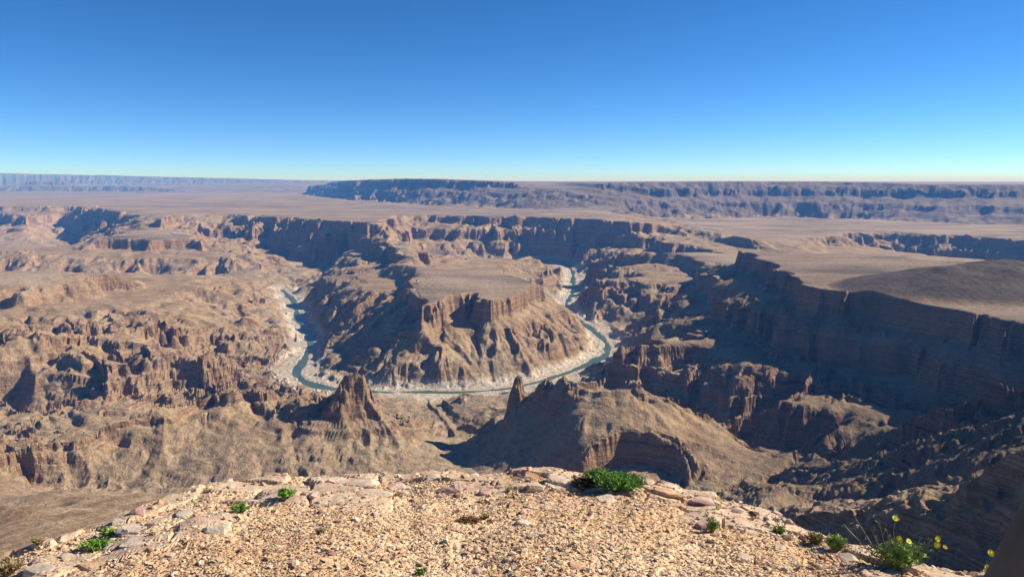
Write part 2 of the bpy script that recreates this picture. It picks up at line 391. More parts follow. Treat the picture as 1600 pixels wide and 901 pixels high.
# thinner beds: a staircase of ledges, strong in places
def stair(z, per, sharp):
    wob = per * (.9 * vnoise(z * .035, z * 0 + .5, 2) + .35 * vnoise(z * .13, z * 0 + .5, 5))   # beds of unequal thickness
    q = (z + wob) / per; f = q - np.floor(q)
    return z + (np.floor(q) + sstep(0.5 - sharp, 0.5 + sharp, f) - q) * per
led = sstep(-0.25, 0.45, fbm(X / 300, Y / 300, 3, 2))
led = led * (1 - 0.7 * isl)
lm2 = leftm * (0.35 + 0.65 * sstep(-.2, .25, vnoise(X / 170, Y / 170, 7)))
rock = np.clip(led * 0.75 + lm2 * 0.28, 0, 1) * (0.25 + 0.75 * np.maximum(sstep(1200, 1400, RD), sstep(-50, 100, X))) * (1 - .8 * HILLM) * (1 - .85 * sstep(120, 260, X) * sstep(1150, 1000, RD)) * np.maximum(sstep(0.10, 0.4, slope0), leftm)
dip = X * 0.02 + 8 * vnoise(X / 120, Y / 120, 3)
h = h + (stair(h + dip, 34, 0.13) - dip - h) * rock * 0.75 * sstep(150, 600, RD) * (1 - sstep(3000, 6000, RD))
h = h + (stair(h + dip * .6, 9, 0.2) - dip * .6 - h) * np.clip(rock + .2, 0, 1) * 0.6 * smask * sstep(60, 300, RD) * (1 - .8 * sstep(120, 260, X) * sstep(1150, 1000, RD)) * (1 - sstep(2500, 3500, RD))
gx, gy = grad(h)
sl = np.hypot(gx, gy)
h = h + leftm * sstep(900, 1300, RD) * (17 * fbm(X / 210, Y / 130, 4, 2) + 7 * np.abs(fbm(X / 60, Y / 40, 3, 5)))
# fine rock relief where it is steep, low swells on the plains
h = h + smask * (5.0 * fbm(X / 60, Y / 60, 4, 4) + 3.2 * fbm(X / 14, Y / 14, 3, 1) * (1 - .5 * HILLM)) * (0.35 + 0.65 * sstep(0.5, 1.3, sl)) * sstep(100, 700, RD)
h = h + (1 - smask) * (3.0 * fbm(X / 400, Y / 200, 3, 5) + 0.5 * vnoise(X / 25, Y / 25, 2)) * sstep(800, 2000, RD)
# rock towers and fins on the near ridges
for px_, py_, z_, r_, up_ in [(803, 622, -398, 13, 34), (814, 628, -402, 9, 12), (836, 622, -395, 11, 14), (850, 610, -372, 15, 20), (872, 602, -352, 20, 12), (893, 606, -354, 16, 8), (1000, 608, -350, 12, 9),
                              (566, 606, -372, 17, 26), (545, 622, -388, 20, 22), (522, 640, -405, 20, 12), (475, 655, -425, 28, 16), (590, 632, -408, 14, 10), (722, 618, -474, 14, 8)]:
    tx, ty, _ = at_z(px_, py_, z_)
    q = np.hypot(X - tx, (Y - ty) * .8) / r_ + .25 * vnoise(X / 7, Y / 7, 3) + .15 * vnoise(X / 3.2, Y / 3.2, 4)
    h = h + up_ * np.exp(-np.clip(q, 0, 3) ** 4) * (1 + .12 * vnoise(X / 5, Y / 5, 6))
rgm = sstep(120, 260, X) * sstep(220, 320, RD) * sstep(1150, 1000, RD)
def ridged(x, y, o, s): return 1 - 2 * np.abs(fbm(x, y, o, s)) * 1.6
sl2 = sstep(0.25, 0.8, np.hypot(*grad(h)))
h = h + rgm * (4.5 * (ridged(X / 60, Y / 60, 4, 1) - .55) + 2.6 * (ridged(X / 15, Y / 15, 3, 4) - .5) + 1.2 * vnoise(X / 5, Y / 5, 2)) * (0.2 + 1.1 * sl2)
# low dark hill standing on the right-hand mesa
hcx, hcy, _ = at_d(1560, 418, 1580)
u_, v_ = (X - hcx) / 370, (Y - hcy) / 230
rad = np.sqrt(u_ * u_ + v_ * v_ + 0.002)
hill = np.clip(1 - rad, 0, 1) ** 0.95 * in_poly(X, Y, RMESA)
h = h + (74 + 10 * fbm(X / 60, Y / 60, 3, 3)) * hill
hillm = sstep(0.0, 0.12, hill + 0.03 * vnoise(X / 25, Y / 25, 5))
# river bed
def densify(pts, n=10):
    P = np.array(pts)[:, :2]; o = []
    for i in range(len(P) - 1):
        p0, p1, p2, p3 = P[max(i - 1, 0)], P[i], P[i + 1], P[min(i + 2, len(P) - 1)]
        for k in range(n):
            t = k / n
            o.append(0.5 * ((2 * p1) + (-p0 + p2) * t + (2 * p0 - 5 * p1 + 4 * p2 - p3) * t * t + (-p0 + 3 * p1 - 3 * p2 + p3) * t ** 3))
    o.append(P[-1]); return np.array(o)
RV = densify(RIVER, 4)
rd = np.full(X.shape, 1e6, np.float32)
sel = (RD > 1400) & (RD < 4800) & (np.abs(X) < 1500)
xs, ys = X[sel], Y[sel]; dd = np.full(xs.shape, 1e12, np.float32)
for k in range(len(RV) - 1):
    x0, y0 = RV[k]; dx, dy = RV[k + 1] - RV[k]; l2 = dx * dx + dy * dy + 1e-6
    t = np.clip(((xs - x0) * dx + (ys - y0) * dy) / l2, 0, 1)
    dd = np.minimum(dd, (xs - x0 - t * dx) ** 2 + (ys - y0 - t * dy) ** 2)
rd[sel] = np.sqrt(dd)
rdn = rd + 5 + 5 * vnoise(X / 70, Y / 70, 2) + 2 * vnoise(X / 20, Y / 20, 3)
bankh = -502.5 + 3.5 * sstep(8, 17, rdn) + 7 * sstep(22, 70, rdn) + 1.5 * vnoise(X / 9, Y / 9, 4) * sstep(20, 40, rdn)
k = sstep(75, 25, rdn)
h = h * (1 - k) + np.minimum(bankh + 0 * h, h * .3 + bankh * .7) * k
h = np.maximum(h, np.where(rdn > 18, -499.7, -520))
bank = sstep(105, 45, rdn + 10 * vnoise(X / 30, Y / 30, 6)) * sstep(-478, -492, h)
print("T relief", time.time() - T_START)

# spend the net's rows where the relief is
NB = int(860 * Q)
dz = np.diff(h, axis=1); drr = np.diff(RD, axis=1)
w = np.sqrt(dz ** 2 + (0.30 * drr) ** 2) / (0.5 * (RD[:, 1:] + RD[:, :-1])) + 2e-5
w = np.minimum(w, 0.02)
rm = 0.5 * (rr[1:] + rr[:-1])
w *= (0.12 + 0.88 * sstep(150, 500, rm))[None, :]
w = blur(w, 10, 0); w = blur(w, 10, 0)
w = w * 0.7 + w.mean(0)[None, :] * 0.3
ANCH = [12, 150, 400, 700, 900, 1100, 1300, 1500, 1700, 1950, 2250, 2600, 3000, 3500, 4100, 4800, 5600, 6500, 9000, 15000, 30000, 44500]
ai = [int(np.argmin(np.abs(rr - a))) for a in ANCH]
wm = np.array([w[:, a:b].sum(1).mean() for a, b in zip(ai[:-1], ai[1:])])
cntb = np.maximum(3, np.round(wm / wm.sum() * NB)).astype(int)
NB = int(cntb.sum()) + 1
HH = np.empty((NA, NB), np.float32); RN = np.empty((NA, NB), np.float32); BK = np.empty((NA, NB), np.float32); HL = np.empty((NA, NB), np.float32)
s = np.concatenate([np.zeros((NA, 1)), np.cumsum(w, 1, dtype=np.float64)], 1)
for i in range(NA):
    t = np.concatenate([np.linspace(s[i, a], s[i, b], c, endpoint=False) for a, b, c in zip(ai[:-1], ai[1:], cntb)] + [s[i, -1:]])
    r_ = np.interp(t, s[i], rr)
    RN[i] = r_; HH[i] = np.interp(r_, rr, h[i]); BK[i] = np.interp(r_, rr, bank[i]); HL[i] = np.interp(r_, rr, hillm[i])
AA = np.repeat(aa[:, None], NB, 1)
XX = RN * np.sin(AA); YY = RN * np.cos(AA)
print("T resample", time.time() - T_START)

# ------------------------------------------------------------------ node material helpers
def mat(name):
    m = bpy.data.materials.new(name); m.use_nodes = True
    nt = m.node_tree; b = nt.nodes["Principled BSDF"]
    return m, nt, b
class N:
    def __init__(s, nt): s.nt = nt
    def new(s, t, **kw):
        n = s.nt.nodes.new(t)
        for k, v in kw.items(): setattr(n, k, v)
        return n
    def link(s, a, b): s.nt.links.new(a, b)
    def put(s, sock, v):
        if hasattr(v, 'is_output') or hasattr(v, 'links'): s.nt.links.new(v, sock)
        else: sock.default_value = v
    def math(s, op, a, b=0.0, clamp=False):
        n = s.new("ShaderNodeMath", operation=op); n.use_clamp = clamp
        s.put(n.inputs[0], a); s.put(n.inputs[1], b); return n.outputs[0]
    def noise(s, vec, scale, detail=4, rough=0.55, out=0, dist=0.0):
        n = s.new("ShaderNodeTexNoise"); s.link(vec, n.inputs["Vector"])
        n.inputs["Scale"].default_value = scale; n.inputs["Detail"].default_value = detail; n.inputs["Roughness"].default_value = rough
        n.inputs["Distortion"].default_value = dist
        return n.outputs[out]
    def mapping(s, vec, sc=(1, 1, 1), loc=(0, 0, 0), rot=(0, 0, 0)):
        n = s.new("ShaderNodeMapping"); s.link(vec, n.inputs[0]); n.inputs[1].default_value = loc; n.inputs[2].default_value = rot; n.inputs[3].default_value = sc
        return n.outputs[0]
    def ramp(s, fac, stops, interp='LINEAR'):
        n = s.new("ShaderNodeValToRGB"); s.put(n.inputs[0], fac); e = n.color_ramp.elements; n.color_ramp.interpolation = interp
        while len(e) > 1: e.remove(e[-1])
        e[0].position = stops[0][0]; e[0].color = (*stops[0][1], 1) if not isinstance(stops[0][1], float) else (stops[0][1],) * 3 + (1,)
        for p, c in stops[1:]:
            x = e.new(p); x.color = (*c, 1) if not isinstance(c, float) else (c, c, c, 1)
        return n.outputs[0]
    def mix(s, f, a, b, mode='MIX'):
        n = s.new("ShaderNodeMix", data_type='RGBA', blend_type=mode)
        s.put(n.inputs[0], f)
        for sock, v in ((n.inputs[6], a), (n.inputs[7], b)):
            if isinstance(v, tuple): sock.default_value = (*v, 1)
            else: s.link(v, sock)
        return n.outputs[2]
    def bump(s, h, strength, dist, normal=None):
        n = s.new("ShaderNodeBump"); n.inputs["Strength"].default_value = strength; n.inputs["Distance"].default_value = dist
        s.link(h, n.inputs["Height"])
        if normal: s.link(normal, n.inputs["Normal"])
        return n.outputs[0]

def terrain_material(name="canyon_rock", tint=None):
    m, nt, b = mat(name); n = N(nt)
    geo = n.new("ShaderNodeNewGeometry"); pos = geo.outputs["Position"]
    sep = n.new("ShaderNodeSeparateXYZ"); n.link(pos, sep.inputs[0])
    sepn = n.new("ShaderNodeSeparateXYZ"); n.link(geo.outputs["Normal"], sepn.inputs[0])
    steep = n.ramp(sepn.outputs[2], [(0.50, 1.0), (0.80, 0.0)])
    flat = n.ramp(sepn.outputs[2], [(0.965, 0.0), (0.995, 1.0)])
    big = n.noise(pos, 0.0016, 3); mid = n.noise(pos, 0.011, 5, .6); fine = n.noise(pos, 0.09, 6, .65)
    # bedding: colour follows the elevation, wobbled a little
    zz = n.math('ADD', sep.outputs[2], n.math('MULTIPLY', n.math('SUBTRACT', mid, .5), 14.0))
    cz = n.new("ShaderNodeCombineXYZ"); n.link(n.math('MULTIPLY', zz, 0.09), cz.inputs[2]); n.link(n.math('MULTIPLY', sep.outputs[0], 0.0008), cz.inputs[0])
    strata = n.noise(cz.outputs[0], 1.0, 6, .7)
    cliff = n.ramp(strata, [(0.30, (.085, .052, .036)), (0.40, (.22, .132, .078)), (0.46, (.31, .195, .115)), (0.50, (.15, .092, .06)), (0.56, (.34, .22, .13)), (0.62, (.18, .115, .075)), (0.70, (.39, .27, .17))])
    talus = n.ramp(mid, [(0.30, (.17, .112, .066)), (0.46, (.28, .195, .115)), (0.60, (.35, .25, .15)), (0.75, (.42, .32, .20))])
    grey = n.ramp(fine, [(0.30, (.11, .09, .068)), (0.50, (.28, .225, .155)), (0.70, (.40, .33, .235))])
    low = n.ramp(sep.outputs[2], [(0.0, 0.0), (1.0, 0.0)])
    lowf = n.math('MULTIPLY', n.math('SUBTRACT', -400.0, sep.outputs[2]), 0.02, True)
    talus = n.mix(n.math('MULTIPLY', lowf, 0.55), talus, grey)
    talus = n.mix(n.math('MULTIPLY', n.ramp(strata, [(0.42, 0.0), (0.6, 1.0)]), 0.35), talus, (.30, .20, .125))
    plain = n.ramp(n.noise(n.mapping(pos, (1, 2.2, 1)), 0.0022, 6, .62), [(0.34, (.12, .10, .075)), (0.45, (.24, .18, .125)), (0.6, (.34, .255, .18)), (0.75, (.40, .31, .22))])
    c = n.mix(steep, talus, cliff)
    flat = n.math('MULTIPLY', flat, n.math('MULTIPLY', n.math('ADD', sep.outputs[2], 345.0), 0.1, True))
    c = n.mix(flat, c, plain)
    # greener scrub film on the near right slopes
    scr = n.math('MULTIPLY', n.math('MULTIPLY', n.math('SUBTRACT', sep.outputs[0], 330.0), 0.006, True), n.math('MULTIPLY', n.math('SUBTRACT', 1300.0, sep.outputs[1]), 0.005, True))
    scr = n.math('MULTIPLY', scr, n.ramp(n.noise(pos, 0.02, 5, .7), [(0.40, 0.15), (0.62, 0.85)]))
    scr = n.math('MULTIPLY', scr, n.math('SUBTRACT', 1.0, steep))
    c = n.mix(scr, c, (.115, .112, .060))
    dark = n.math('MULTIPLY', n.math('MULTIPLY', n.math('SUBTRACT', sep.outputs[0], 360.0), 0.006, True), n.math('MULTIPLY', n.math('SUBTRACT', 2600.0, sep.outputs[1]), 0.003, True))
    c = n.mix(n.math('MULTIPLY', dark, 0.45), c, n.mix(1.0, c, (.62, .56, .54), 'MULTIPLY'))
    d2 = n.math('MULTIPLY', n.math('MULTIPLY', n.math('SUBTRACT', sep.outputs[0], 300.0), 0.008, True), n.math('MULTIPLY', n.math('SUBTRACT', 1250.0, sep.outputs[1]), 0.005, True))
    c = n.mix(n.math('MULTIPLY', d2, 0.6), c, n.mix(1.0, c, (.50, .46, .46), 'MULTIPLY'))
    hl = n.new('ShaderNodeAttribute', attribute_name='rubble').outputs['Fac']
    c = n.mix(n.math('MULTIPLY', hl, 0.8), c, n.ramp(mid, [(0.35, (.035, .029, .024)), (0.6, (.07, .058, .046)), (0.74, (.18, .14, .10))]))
    ls = n.math('MULTIPLY', n.math('MULTIPLY', n.math('SUBTRACT', 150.0, sep.outputs[0]), 0.006, True), n.math('MULTIPLY', n.math('SUBTRACT', 930.0, n.math('MULTIPLY', sep.outputs[1], 1.0)), 0.01, True))
    st = n.noise(n.mapping(pos, (.05, .008, .02), rot=(0, 0, .5)), 1.0, 5, .6)
    c = n.mix(n.math('MULTIPLY', ls, .85), c, n.ramp(st, [(0.35, (.16, .10, .06)), (0.5, (.24, .165, .10)), (0.68, (.36, .27, .18))]))
    at = n.new("ShaderNodeAttribute", attribute_name="bank")
    bankc = n.ramp(n.noise(pos, 0.12, 5, .7), [(0.32, (.20, .165, .13)), (0.5, (.46, .39, .31)), (0.68, (.62, .55, .46))])
    c = n.mix(at.outputs["Fac"], c, bankc)
    spk = n.noise(pos, 0.42, 3, .7)
    c = n.mix(0.4, c, n.mix(1.0, c, n.ramp(spk, [(0.3, 0.4), (0.5, 1.0), (0.7, 1.5)]), 'MULTIPLY'))
    c = n.mix(0.55, c, n.mix(1.0, c, n.ramp(fine, [(0.28, 0.45), (0.5, 1.0), (0.72, 1.5)]), 'MULTIPLY'))
    if tint: c = n.mix(n.ramp(sepn.outputs[2], [(0.97, 1.0), (0.998, 0.35)]), c, n.mix(1.0, c, tint, 'MULTIPLY'))  # tint paints distance haze into the colour, less on level ground
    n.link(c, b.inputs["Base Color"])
    b.inputs["Roughness"].default_value = 0.95
    b.inputs["Specular IOR Level"].default_value = 0.1
    hb = n.math('ADD', n.math('MULTIPLY', fine, 1.0), n.math('MULTIPLY', n.noise(pos, 0.35, 4, .6), 0.35))
    vs_ = n.mapping(pos, (1, 1, .12)); hb2 = n.noise(vs_, 0.12, 5, .6)
    hb = n.math('ADD', hb, n.math('MULTIPLY', n.math('MULTIPLY', hb2, steep), 1.2))
    n.link(n.bump(hb, 0.9, 5.5), b.inputs["Normal"])
    return m
M_ROCK = terrain_material()
M_FAR = terrain_material("hazed_far_rock", (.52, .58, .80))  # same rock, darkened and blued in its colour to deepen the distance haze

# ------------------------------------------------------------------ cut the net into the landforms it shows
XC = .25 * (XX[:-1, :-1] + XX[1:, :-1] + XX[:-1, 1:] + XX[1:, 1:]); YC = .25 * (YY[:-1, :-1] + YY[1:, :-1] + YY[:-1, 1:] + YY[1:, 1:])
reg = np.zeros(XC.shape, np.int8)
ZP = lambda l: [Z(x, y, z) for x, y, z in l]
REG = [
 ("canyon_slopes", None, "rugged tan canyon slopes with cliff bands and gullies running down to the river"),
 ("plateau", PLAIN, "flat tan desert plateau stretching behind the canyon rim"),
 ("mesa_butte", ISL_OUT,
  "flat-topped cliffed mesa inside the river bend with ribbed talus slopes"),
 ("right_mesa", RMESA[:11] + [Z(1850, 420, -240), Z(1600, 412, -240), Z(1500, 405, -240), Z(1400, 396, -240), Z(1250, 391, -240)], "grey-brown table land with a low dark hill on the right side"),
 ("far_escarpment", [P_(x, y) for x, y in BASE] + [(-9000, 26000), (-9000, 19000)] + [], "long flat-topped blue escarpment along the horizon"),
]
for k, (nm, poly, lab) in enumerate(REG):
    if poly is not None and nm != "far_escarpment": reg[in_poly(XC, YC, poly)] = k
RC = np.hypot(XC, YC)
basep = [P_(x, y) for x, y in BASE]
bx = np.array([math.atan2(p[0], p[1]) for p in basep])[::-1]; br = np.array([math.hypot(p[0], p[1]) for p in basep])[::-1]
AC = np.arctan2(XC, YC)
beyond = (RC > np.interp(AC, bx, br)) & (AC > bx[0]); reg[beyond] = 4
reg[(RC > 15300) & ~beyond] = 5
REG.append(("distant_range", None, "faint blue mountain range on the far left horizon"))
reg[(reg == 0) & (RC < 1000 - 0 * RC) & (XC < 120)] = 6
REG.append(("near_slope", None, "brown barren hillside falling away below the viewpoint at lower left"))
rg = (reg == 0) & (RC < 1120) & (XC >= 120)
reg[rg] = 7
REG.append(("ridges", None, "dark scrubby ridges and ravines at lower right"))
vid = np.arange(NA * NB, dtype=np.int64).reshape(NA, NB)
quads = np.stack([vid[:-1, :-1], vid[1:, :-1], vid[1:, 1:], vid[:-1, 1:]], -1)
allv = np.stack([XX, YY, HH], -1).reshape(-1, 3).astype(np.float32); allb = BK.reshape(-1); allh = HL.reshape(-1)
def mesh_np(name, v, f, nper, mats, smooth=False):
    me = bpy.data.meshes.new(name)
    me.vertices.add(len(v)); me.vertices.foreach_set("co", np.ascontiguousarray(v, np.float32).ravel())
    me.loops.add(f.size); me.loops.foreach_set("vertex_index", f.ravel().astype(np.int32))
    me.polygons.add(len(f)); me.polygons.foreach_set("loop_start", (np.arange(len(f)) * nper).astype(np.int32))
    me.update(calc_edges=True)
    me.polygons.foreach_set("use_smooth", np.full(len(f), smooth))
    for m in mats: me.materials.append(m)
    return me
def link(name, me, parent=None, **props):
    o = bpy.data.objects.new(name, me); col.objects.link(o)
    if parent: o.parent = parent
    for k, v in props.items(): o[k] = v
    return o
for k, (nm, _, lab) in enumerate(REG):
    q = quads[reg == k]
    if not len(q): continue
    used, inv = np.unique(q.ravel(), return_inverse=True)
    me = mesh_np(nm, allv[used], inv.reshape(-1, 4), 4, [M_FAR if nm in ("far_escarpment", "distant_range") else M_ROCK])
    a = me.attributes.new("bank", 'FLOAT', 'POINT'); a.data.foreach_set("value", allb[used].astype(np.float32))
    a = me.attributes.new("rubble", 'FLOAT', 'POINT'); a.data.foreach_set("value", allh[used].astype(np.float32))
    link(nm, me, kind='structure', label=lab)
print("T terrain mesh", time.time() - T_START)

# ------------------------------------------------------------------ river water
def river():
    RV = densify(RIVER, 12)
    m, nt, b = mat("river_water"); n = N(nt)
    pos = n.new("ShaderNodeNewGeometry").outputs["Position"]
    c = n.ramp(n.noise(pos, 0.01, 3), [(0.35, (.03, .085, .065)), (0.65, (.085, .11, .05))])
    n.link(c, b.inputs["Base Color"]); b.inputs["Roughness"].default_value = 0.35; b.inputs["Specular IOR Level"].default_value = 0.3
    n.link(n.bump(n.noise(pos, 0.5, 3), 0.15, 0.3), b.inputs["Normal"])
    d = np.gradient(RV, axis=0); d /= np.linalg.norm(d, axis=1)[:, None] + 1e-9
    nn = np.stack([-d[:, 1], d[:, 0]], 1)
    K = 5; v = []; 
    for i in range(len(RV)):
        for kx in range(K):
            o = (kx / (K - 1) - .5) * 2 * 40
            v.append((*(RV[i] + nn[i] * o), -500.6))
    f = []
    for i in range(len(RV) - 1):
        for kx in range(K - 1):
            a = i * K + kx; f.append((a, a + 1, a + K + 1, a + K))
    link("river", mesh_np("river", np.array(v), np.array(f), 4, [m], True), kind='structure', label="blue-green river winding round the mesa")
river()

# ------------------------------------------------------------------ the viewpoint: rubble-strewn ledge
EDGE_PX = [(-700, 1010, 2.6), (-350, 950, 2.9), (-150, 905, 3.2), (0, 874, 3.45), (60, 852, 3.5), (110, 840, 3.6), (160, 824, 3.7), (200, 806, 3.8), (240, 791, 3.9), (290, 776, 4.05), (330, 761, 4.2), (400, 757, 4.3), (500, 748, 4.4),
  (600, 743, 4.5), (640, 747, 4.5), (680, 740, 4.55), (760, 741, 4.6), (830, 733, 4.65), (900, 735, 4.65), (960, 746, 4.6), (1010, 753, 4.5), (1060, 770, 4.4), (1120, 781, 4.3), (1160, 793, 4.2),
  (1210, 808, 4.1), (1260, 831, 3.9), (1330, 851, 3.7), (1400, 868, 3.6), (1470, 884, 3.5), (1540, 894, 3.4), (1700, 920, 3.2), (2000, 980, 2.9), (2400, 1060, 2.6)]
_e = [at_d(*p) for p in EDGE_PX]
_ea = np.array([math.atan2(x, y) for x, y, z in _e]); _er = np.array([math.hypot(x, y) for x, y, z in _e]); _ez = np.array([z for x, y, z in _e])
def edge_r(a):
    a = np.asarray(a, dtype=np.float64)
    return np.interp(a, _ea, _er) + 0.05 * vnoise(a * 17, a * 0 + .5, 1) + 0.035 * vnoise(a * 55, a * 0 + 7.5, 2)
def cells(x, y, s):                  # broken bedrock: a random value per block, and how far from the nearest crack
    px, py = x * s, y * s; ci, cj = np.floor(px).astype(int), np.floor(py).astype(int)
    f1 = np.full(np.shape(px), 9.0); f2 = f1.copy(); hid = np.zeros(np.shape(px))
    for i in (-1, 0, 1):
        for j in (-1, 0, 1):
            a, b = (ci + i) & 255, (cj + j) & 255
            d = np.hypot(px - ci - i - _TAB[0][a, b], py - cj - j - _TAB[1][a, b])
            m = d < f1; f2 = np.where(m, f1, np.minimum(f2, d)); hid = np.where(m, _TAB[2][a, b], hid); f1 = np.where(m, d, f1)
    return hid, f2 - f1
def plates(x, y):
    a = np.arctan2(x, y); r = np.hypot(x, y); t = r / edge_r(a)
    xw = x + .08 * vnoise(x * 4, y * 4, 1); yw = y + .08 * vnoise(x * 4, y * 4, 2)
    hid, cr = cells(xw, yw * 1.7, 3.4)
    e = sstep(0.80, 0.93, t + 0.05 * vnoise(x * 2.5, y * 2.5, 3)) * (np.abs(a) < 1.1)
    on = (hid > 0.50 - 0.2 * sstep(.93, 1, t)) * e * sstep(0.03, 0.10, cr)
    return on, hid
def ledge_z(x, y, bumps=True):
    a = np.arctan2(x, y); r = np.hypot(x, y)
    re = edge_r(a); ze = np.interp(a, _ea, _ez)
    t = np.clip(r / re, 0, 1)
    back = sstep(1.2, 2.4, np.abs(a))
    z = -1.62 + (ze + 1.62) * t ** 2.2 * (1 - back)
    if bumps:
        z = z + 0.030 * fbm(x * 1.3, y * 1.3, 3, 2) + 0.012 * fbm(x * 6, y * 6, 3, 3)
    if bumps:
        on, hid = plates(x, y); z = z + on * (0.008 + 0.036 * (hid - .3))
    over = np.maximum(r - re * (1.0 + 0 * a), 0) * (1 - back)
    jag = 0.35 + 0.25 * vnoise(a * 9, r * 0.8, 4)
    drop = over * 1.7 + 0.5 * sstep(0.0, 0.5, over) * (1 + jag) + 0.16 * np.abs(vnoise(x * 3, y * 3, 5)) * sstep(0, 0.3, over)
    return z - drop
def ledge_material(name, gravel=False):
    m, nt, b = mat(name); n = N(nt)
    pos = n.new("ShaderNodeNewGeometry").outputs["Position"]
    v = n.new("ShaderNodeTexVoronoi"); v.inputs["Scale"].default_value = 38.0; n.link(n.mapping(pos, (1, 1, 1)), v.inputs["Vector"]); v.inputs["Randomness"].default_value = 1.0
    v2 = n.new("ShaderNodeTexVoronoi"); v2.inputs["Scale"].default_value = 95.0; n.link(pos, v2.inputs["Vector"])
    big = n.noise(pos, 0.9, 4, .6)
    base = n.ramp(big, [(0.35, (.54, .35, .19)), (0.5, (.66, .46, .28)), (0.65, (.74, .56, .37))])
    tint = n.ramp(n.noise(v.outputs["Color"], 3.0, 1), [(0.35, (.55, .42, .32)), (0.5, (.9, .85, .8)), (0.65, (1.1, 1.0, .85))])
    c = n.mix(0.6, base, n.mix(1.0, base, tint, 'MULTIPLY'))
    sl = n.new("ShaderNodeAttribute", attribute_name="slab").outputs["Fac"]; tn = n.new("ShaderNodeAttribute", attribute_name="tone").outputs["Fac"]
    rk = n.ramp(n.math('ADD', n.math('MULTIPLY', n.noise(pos, 7.0, 6, .65), .7), n.math('MULTIPLY', tn, .35)), [(0.32, (.34, .21, .12)), (0.45, (.54, .37, .23)), (0.56, (.60, .46, .32)), (0.66, (.46, .30, .21)), (0.78, (.64, .54, .42))])
    c = n.mix(sl, c, rk)
    n.link(c, b.inputs["Base Color"]); b.inputs["Roughness"].default_value = 0.95; b.inputs["Specular IOR Level"].default_value = 0.15
    hh = n.math('ADD', n.math('MULTIPLY', n.math('SUBTRACT', 1.0, v.outputs["Distance"]), 1.0), n.math('MULTIPLY', n.math('SUBTRACT', 1.0, v2.outputs["Distance"]), 0.4))
    hh = n.math('MULTIPLY', hh, n.math('SUBTRACT', 1.15, sl))
    hh = n.math('ADD', hh, n.math('MULTIPLY', n.noise(pos, 40, 6, .7), n.math('MULTIPLY', sl, 1.2)))
    n.link(n.bump(hh, 0.9, 0.012), b.inputs["Normal"])
    return m
M_LEDGE = ledge_material("ledge_rubble")
def ledge():
    an = np.concatenate([np.linspace(-math.pi, -1.0, 60, endpoint=False), np.linspace(-1.0, 1.0, 520, endpoint=False), np.linspace(1.0, math.pi, 61)])
    tt = np.concatenate([np.linspace(0.02, 0.5, 40, endpoint=False), np.linspace(0.5, 1.0, 170, endpoint=False), 1 + np.linspace(0, 1, 90) ** 2.2 * 2.6])
    A_, T_ = np.meshgrid(an, tt, indexing='ij')
    re = edge_r(A_)
    r = T_ * re
    x = r * np.sin(A_); y = r * np.cos(A_)
    z = ledge_z(x, y)
    na, nr = x.shape
    vid = np.arange(na * nr).reshape(na, nr)
    f = np.stack([vid[:-1, :-1], vid[1:, :-1], vid[1:, 1:], vid[:-1, 1:]], -1).reshape(-1, 4)
    me = mesh_np("ground", np.stack([x, y, z], -1).reshape(-1, 3), f, 4, [M_LEDGE], False)
    on, hid = plates(x, y); at = me.attributes.new("slab", 'FLOAT', 'POINT'); at.data.foreach_set("value", np.where(T_ > 1.0, 1.0, np.clip(on * 1.5, 0, 1)).astype(np.float32).ravel())
    at = me.attributes.new("tone", 'FLOAT', 'POINT'); at.data.foreach_set("value", hid.astype(np.float32).ravel())
    link("ground", me, kind='structure', label="ochre rubble ground of the lookout ledge")
ledge()

def stone_mat(name, c0, c1, c2, sc=9.0):
    m, nt, b = mat(name); n = N(nt)
    tc = n.new("ShaderNodeTexCoord").outputs["Object"]; pos = n.new("ShaderNodeNewGeometry").outputs["Position"]
    oi = n.new("ShaderNodeObjectInfo").outputs["Random"]
    c = n.ramp(n.noise(pos, sc, 5, .65), [(0.32, c0), (0.52, c1), (0.68, c2)])
    a = n.new("ShaderNodeAttribute", attribute_name="tone")
    c = n.mix(1.0, c, a.outputs["Color"], 'MULTIPLY') if name == "gravel" else c
    n.link(c, b.inputs["Base Color"]); b.inputs["Roughness"].default_value = 0.9; b.inputs["Specular IOR Level"].default_value = 0.2
    n.link(n.bump(n.noise(pos, sc * 6, 6, .65), 0.6, 0.012), b.inputs["Normal"])
    return m
M_GRAVEL = stone_mat("gravel", (.72, .72, .72), (.9, .9, .9), (1, 1, 1), 60)
M_TAN = stone_mat("tan_stone", (.34, .19, .10), (.52, .33, .19), (.62, .45, .30))
M_PALE = stone_mat("pale_stone", (.36, .26, .18), (.56, .43, .31), (.66, .56, .45))
M_GREY = stone_mat("grey_stone", (.28, .22, .17), (.46, .38, .30), (.60, .52, .43), 6)
M_PINK = stone_mat("pink_stone", (.24, .12, .10), (.45, .29, .24), (.62, .48, .40))
M_DARK = stone_mat("dark_stone", (.10, .06, .045), (.17, .10, .075), (.26, .17, .12))

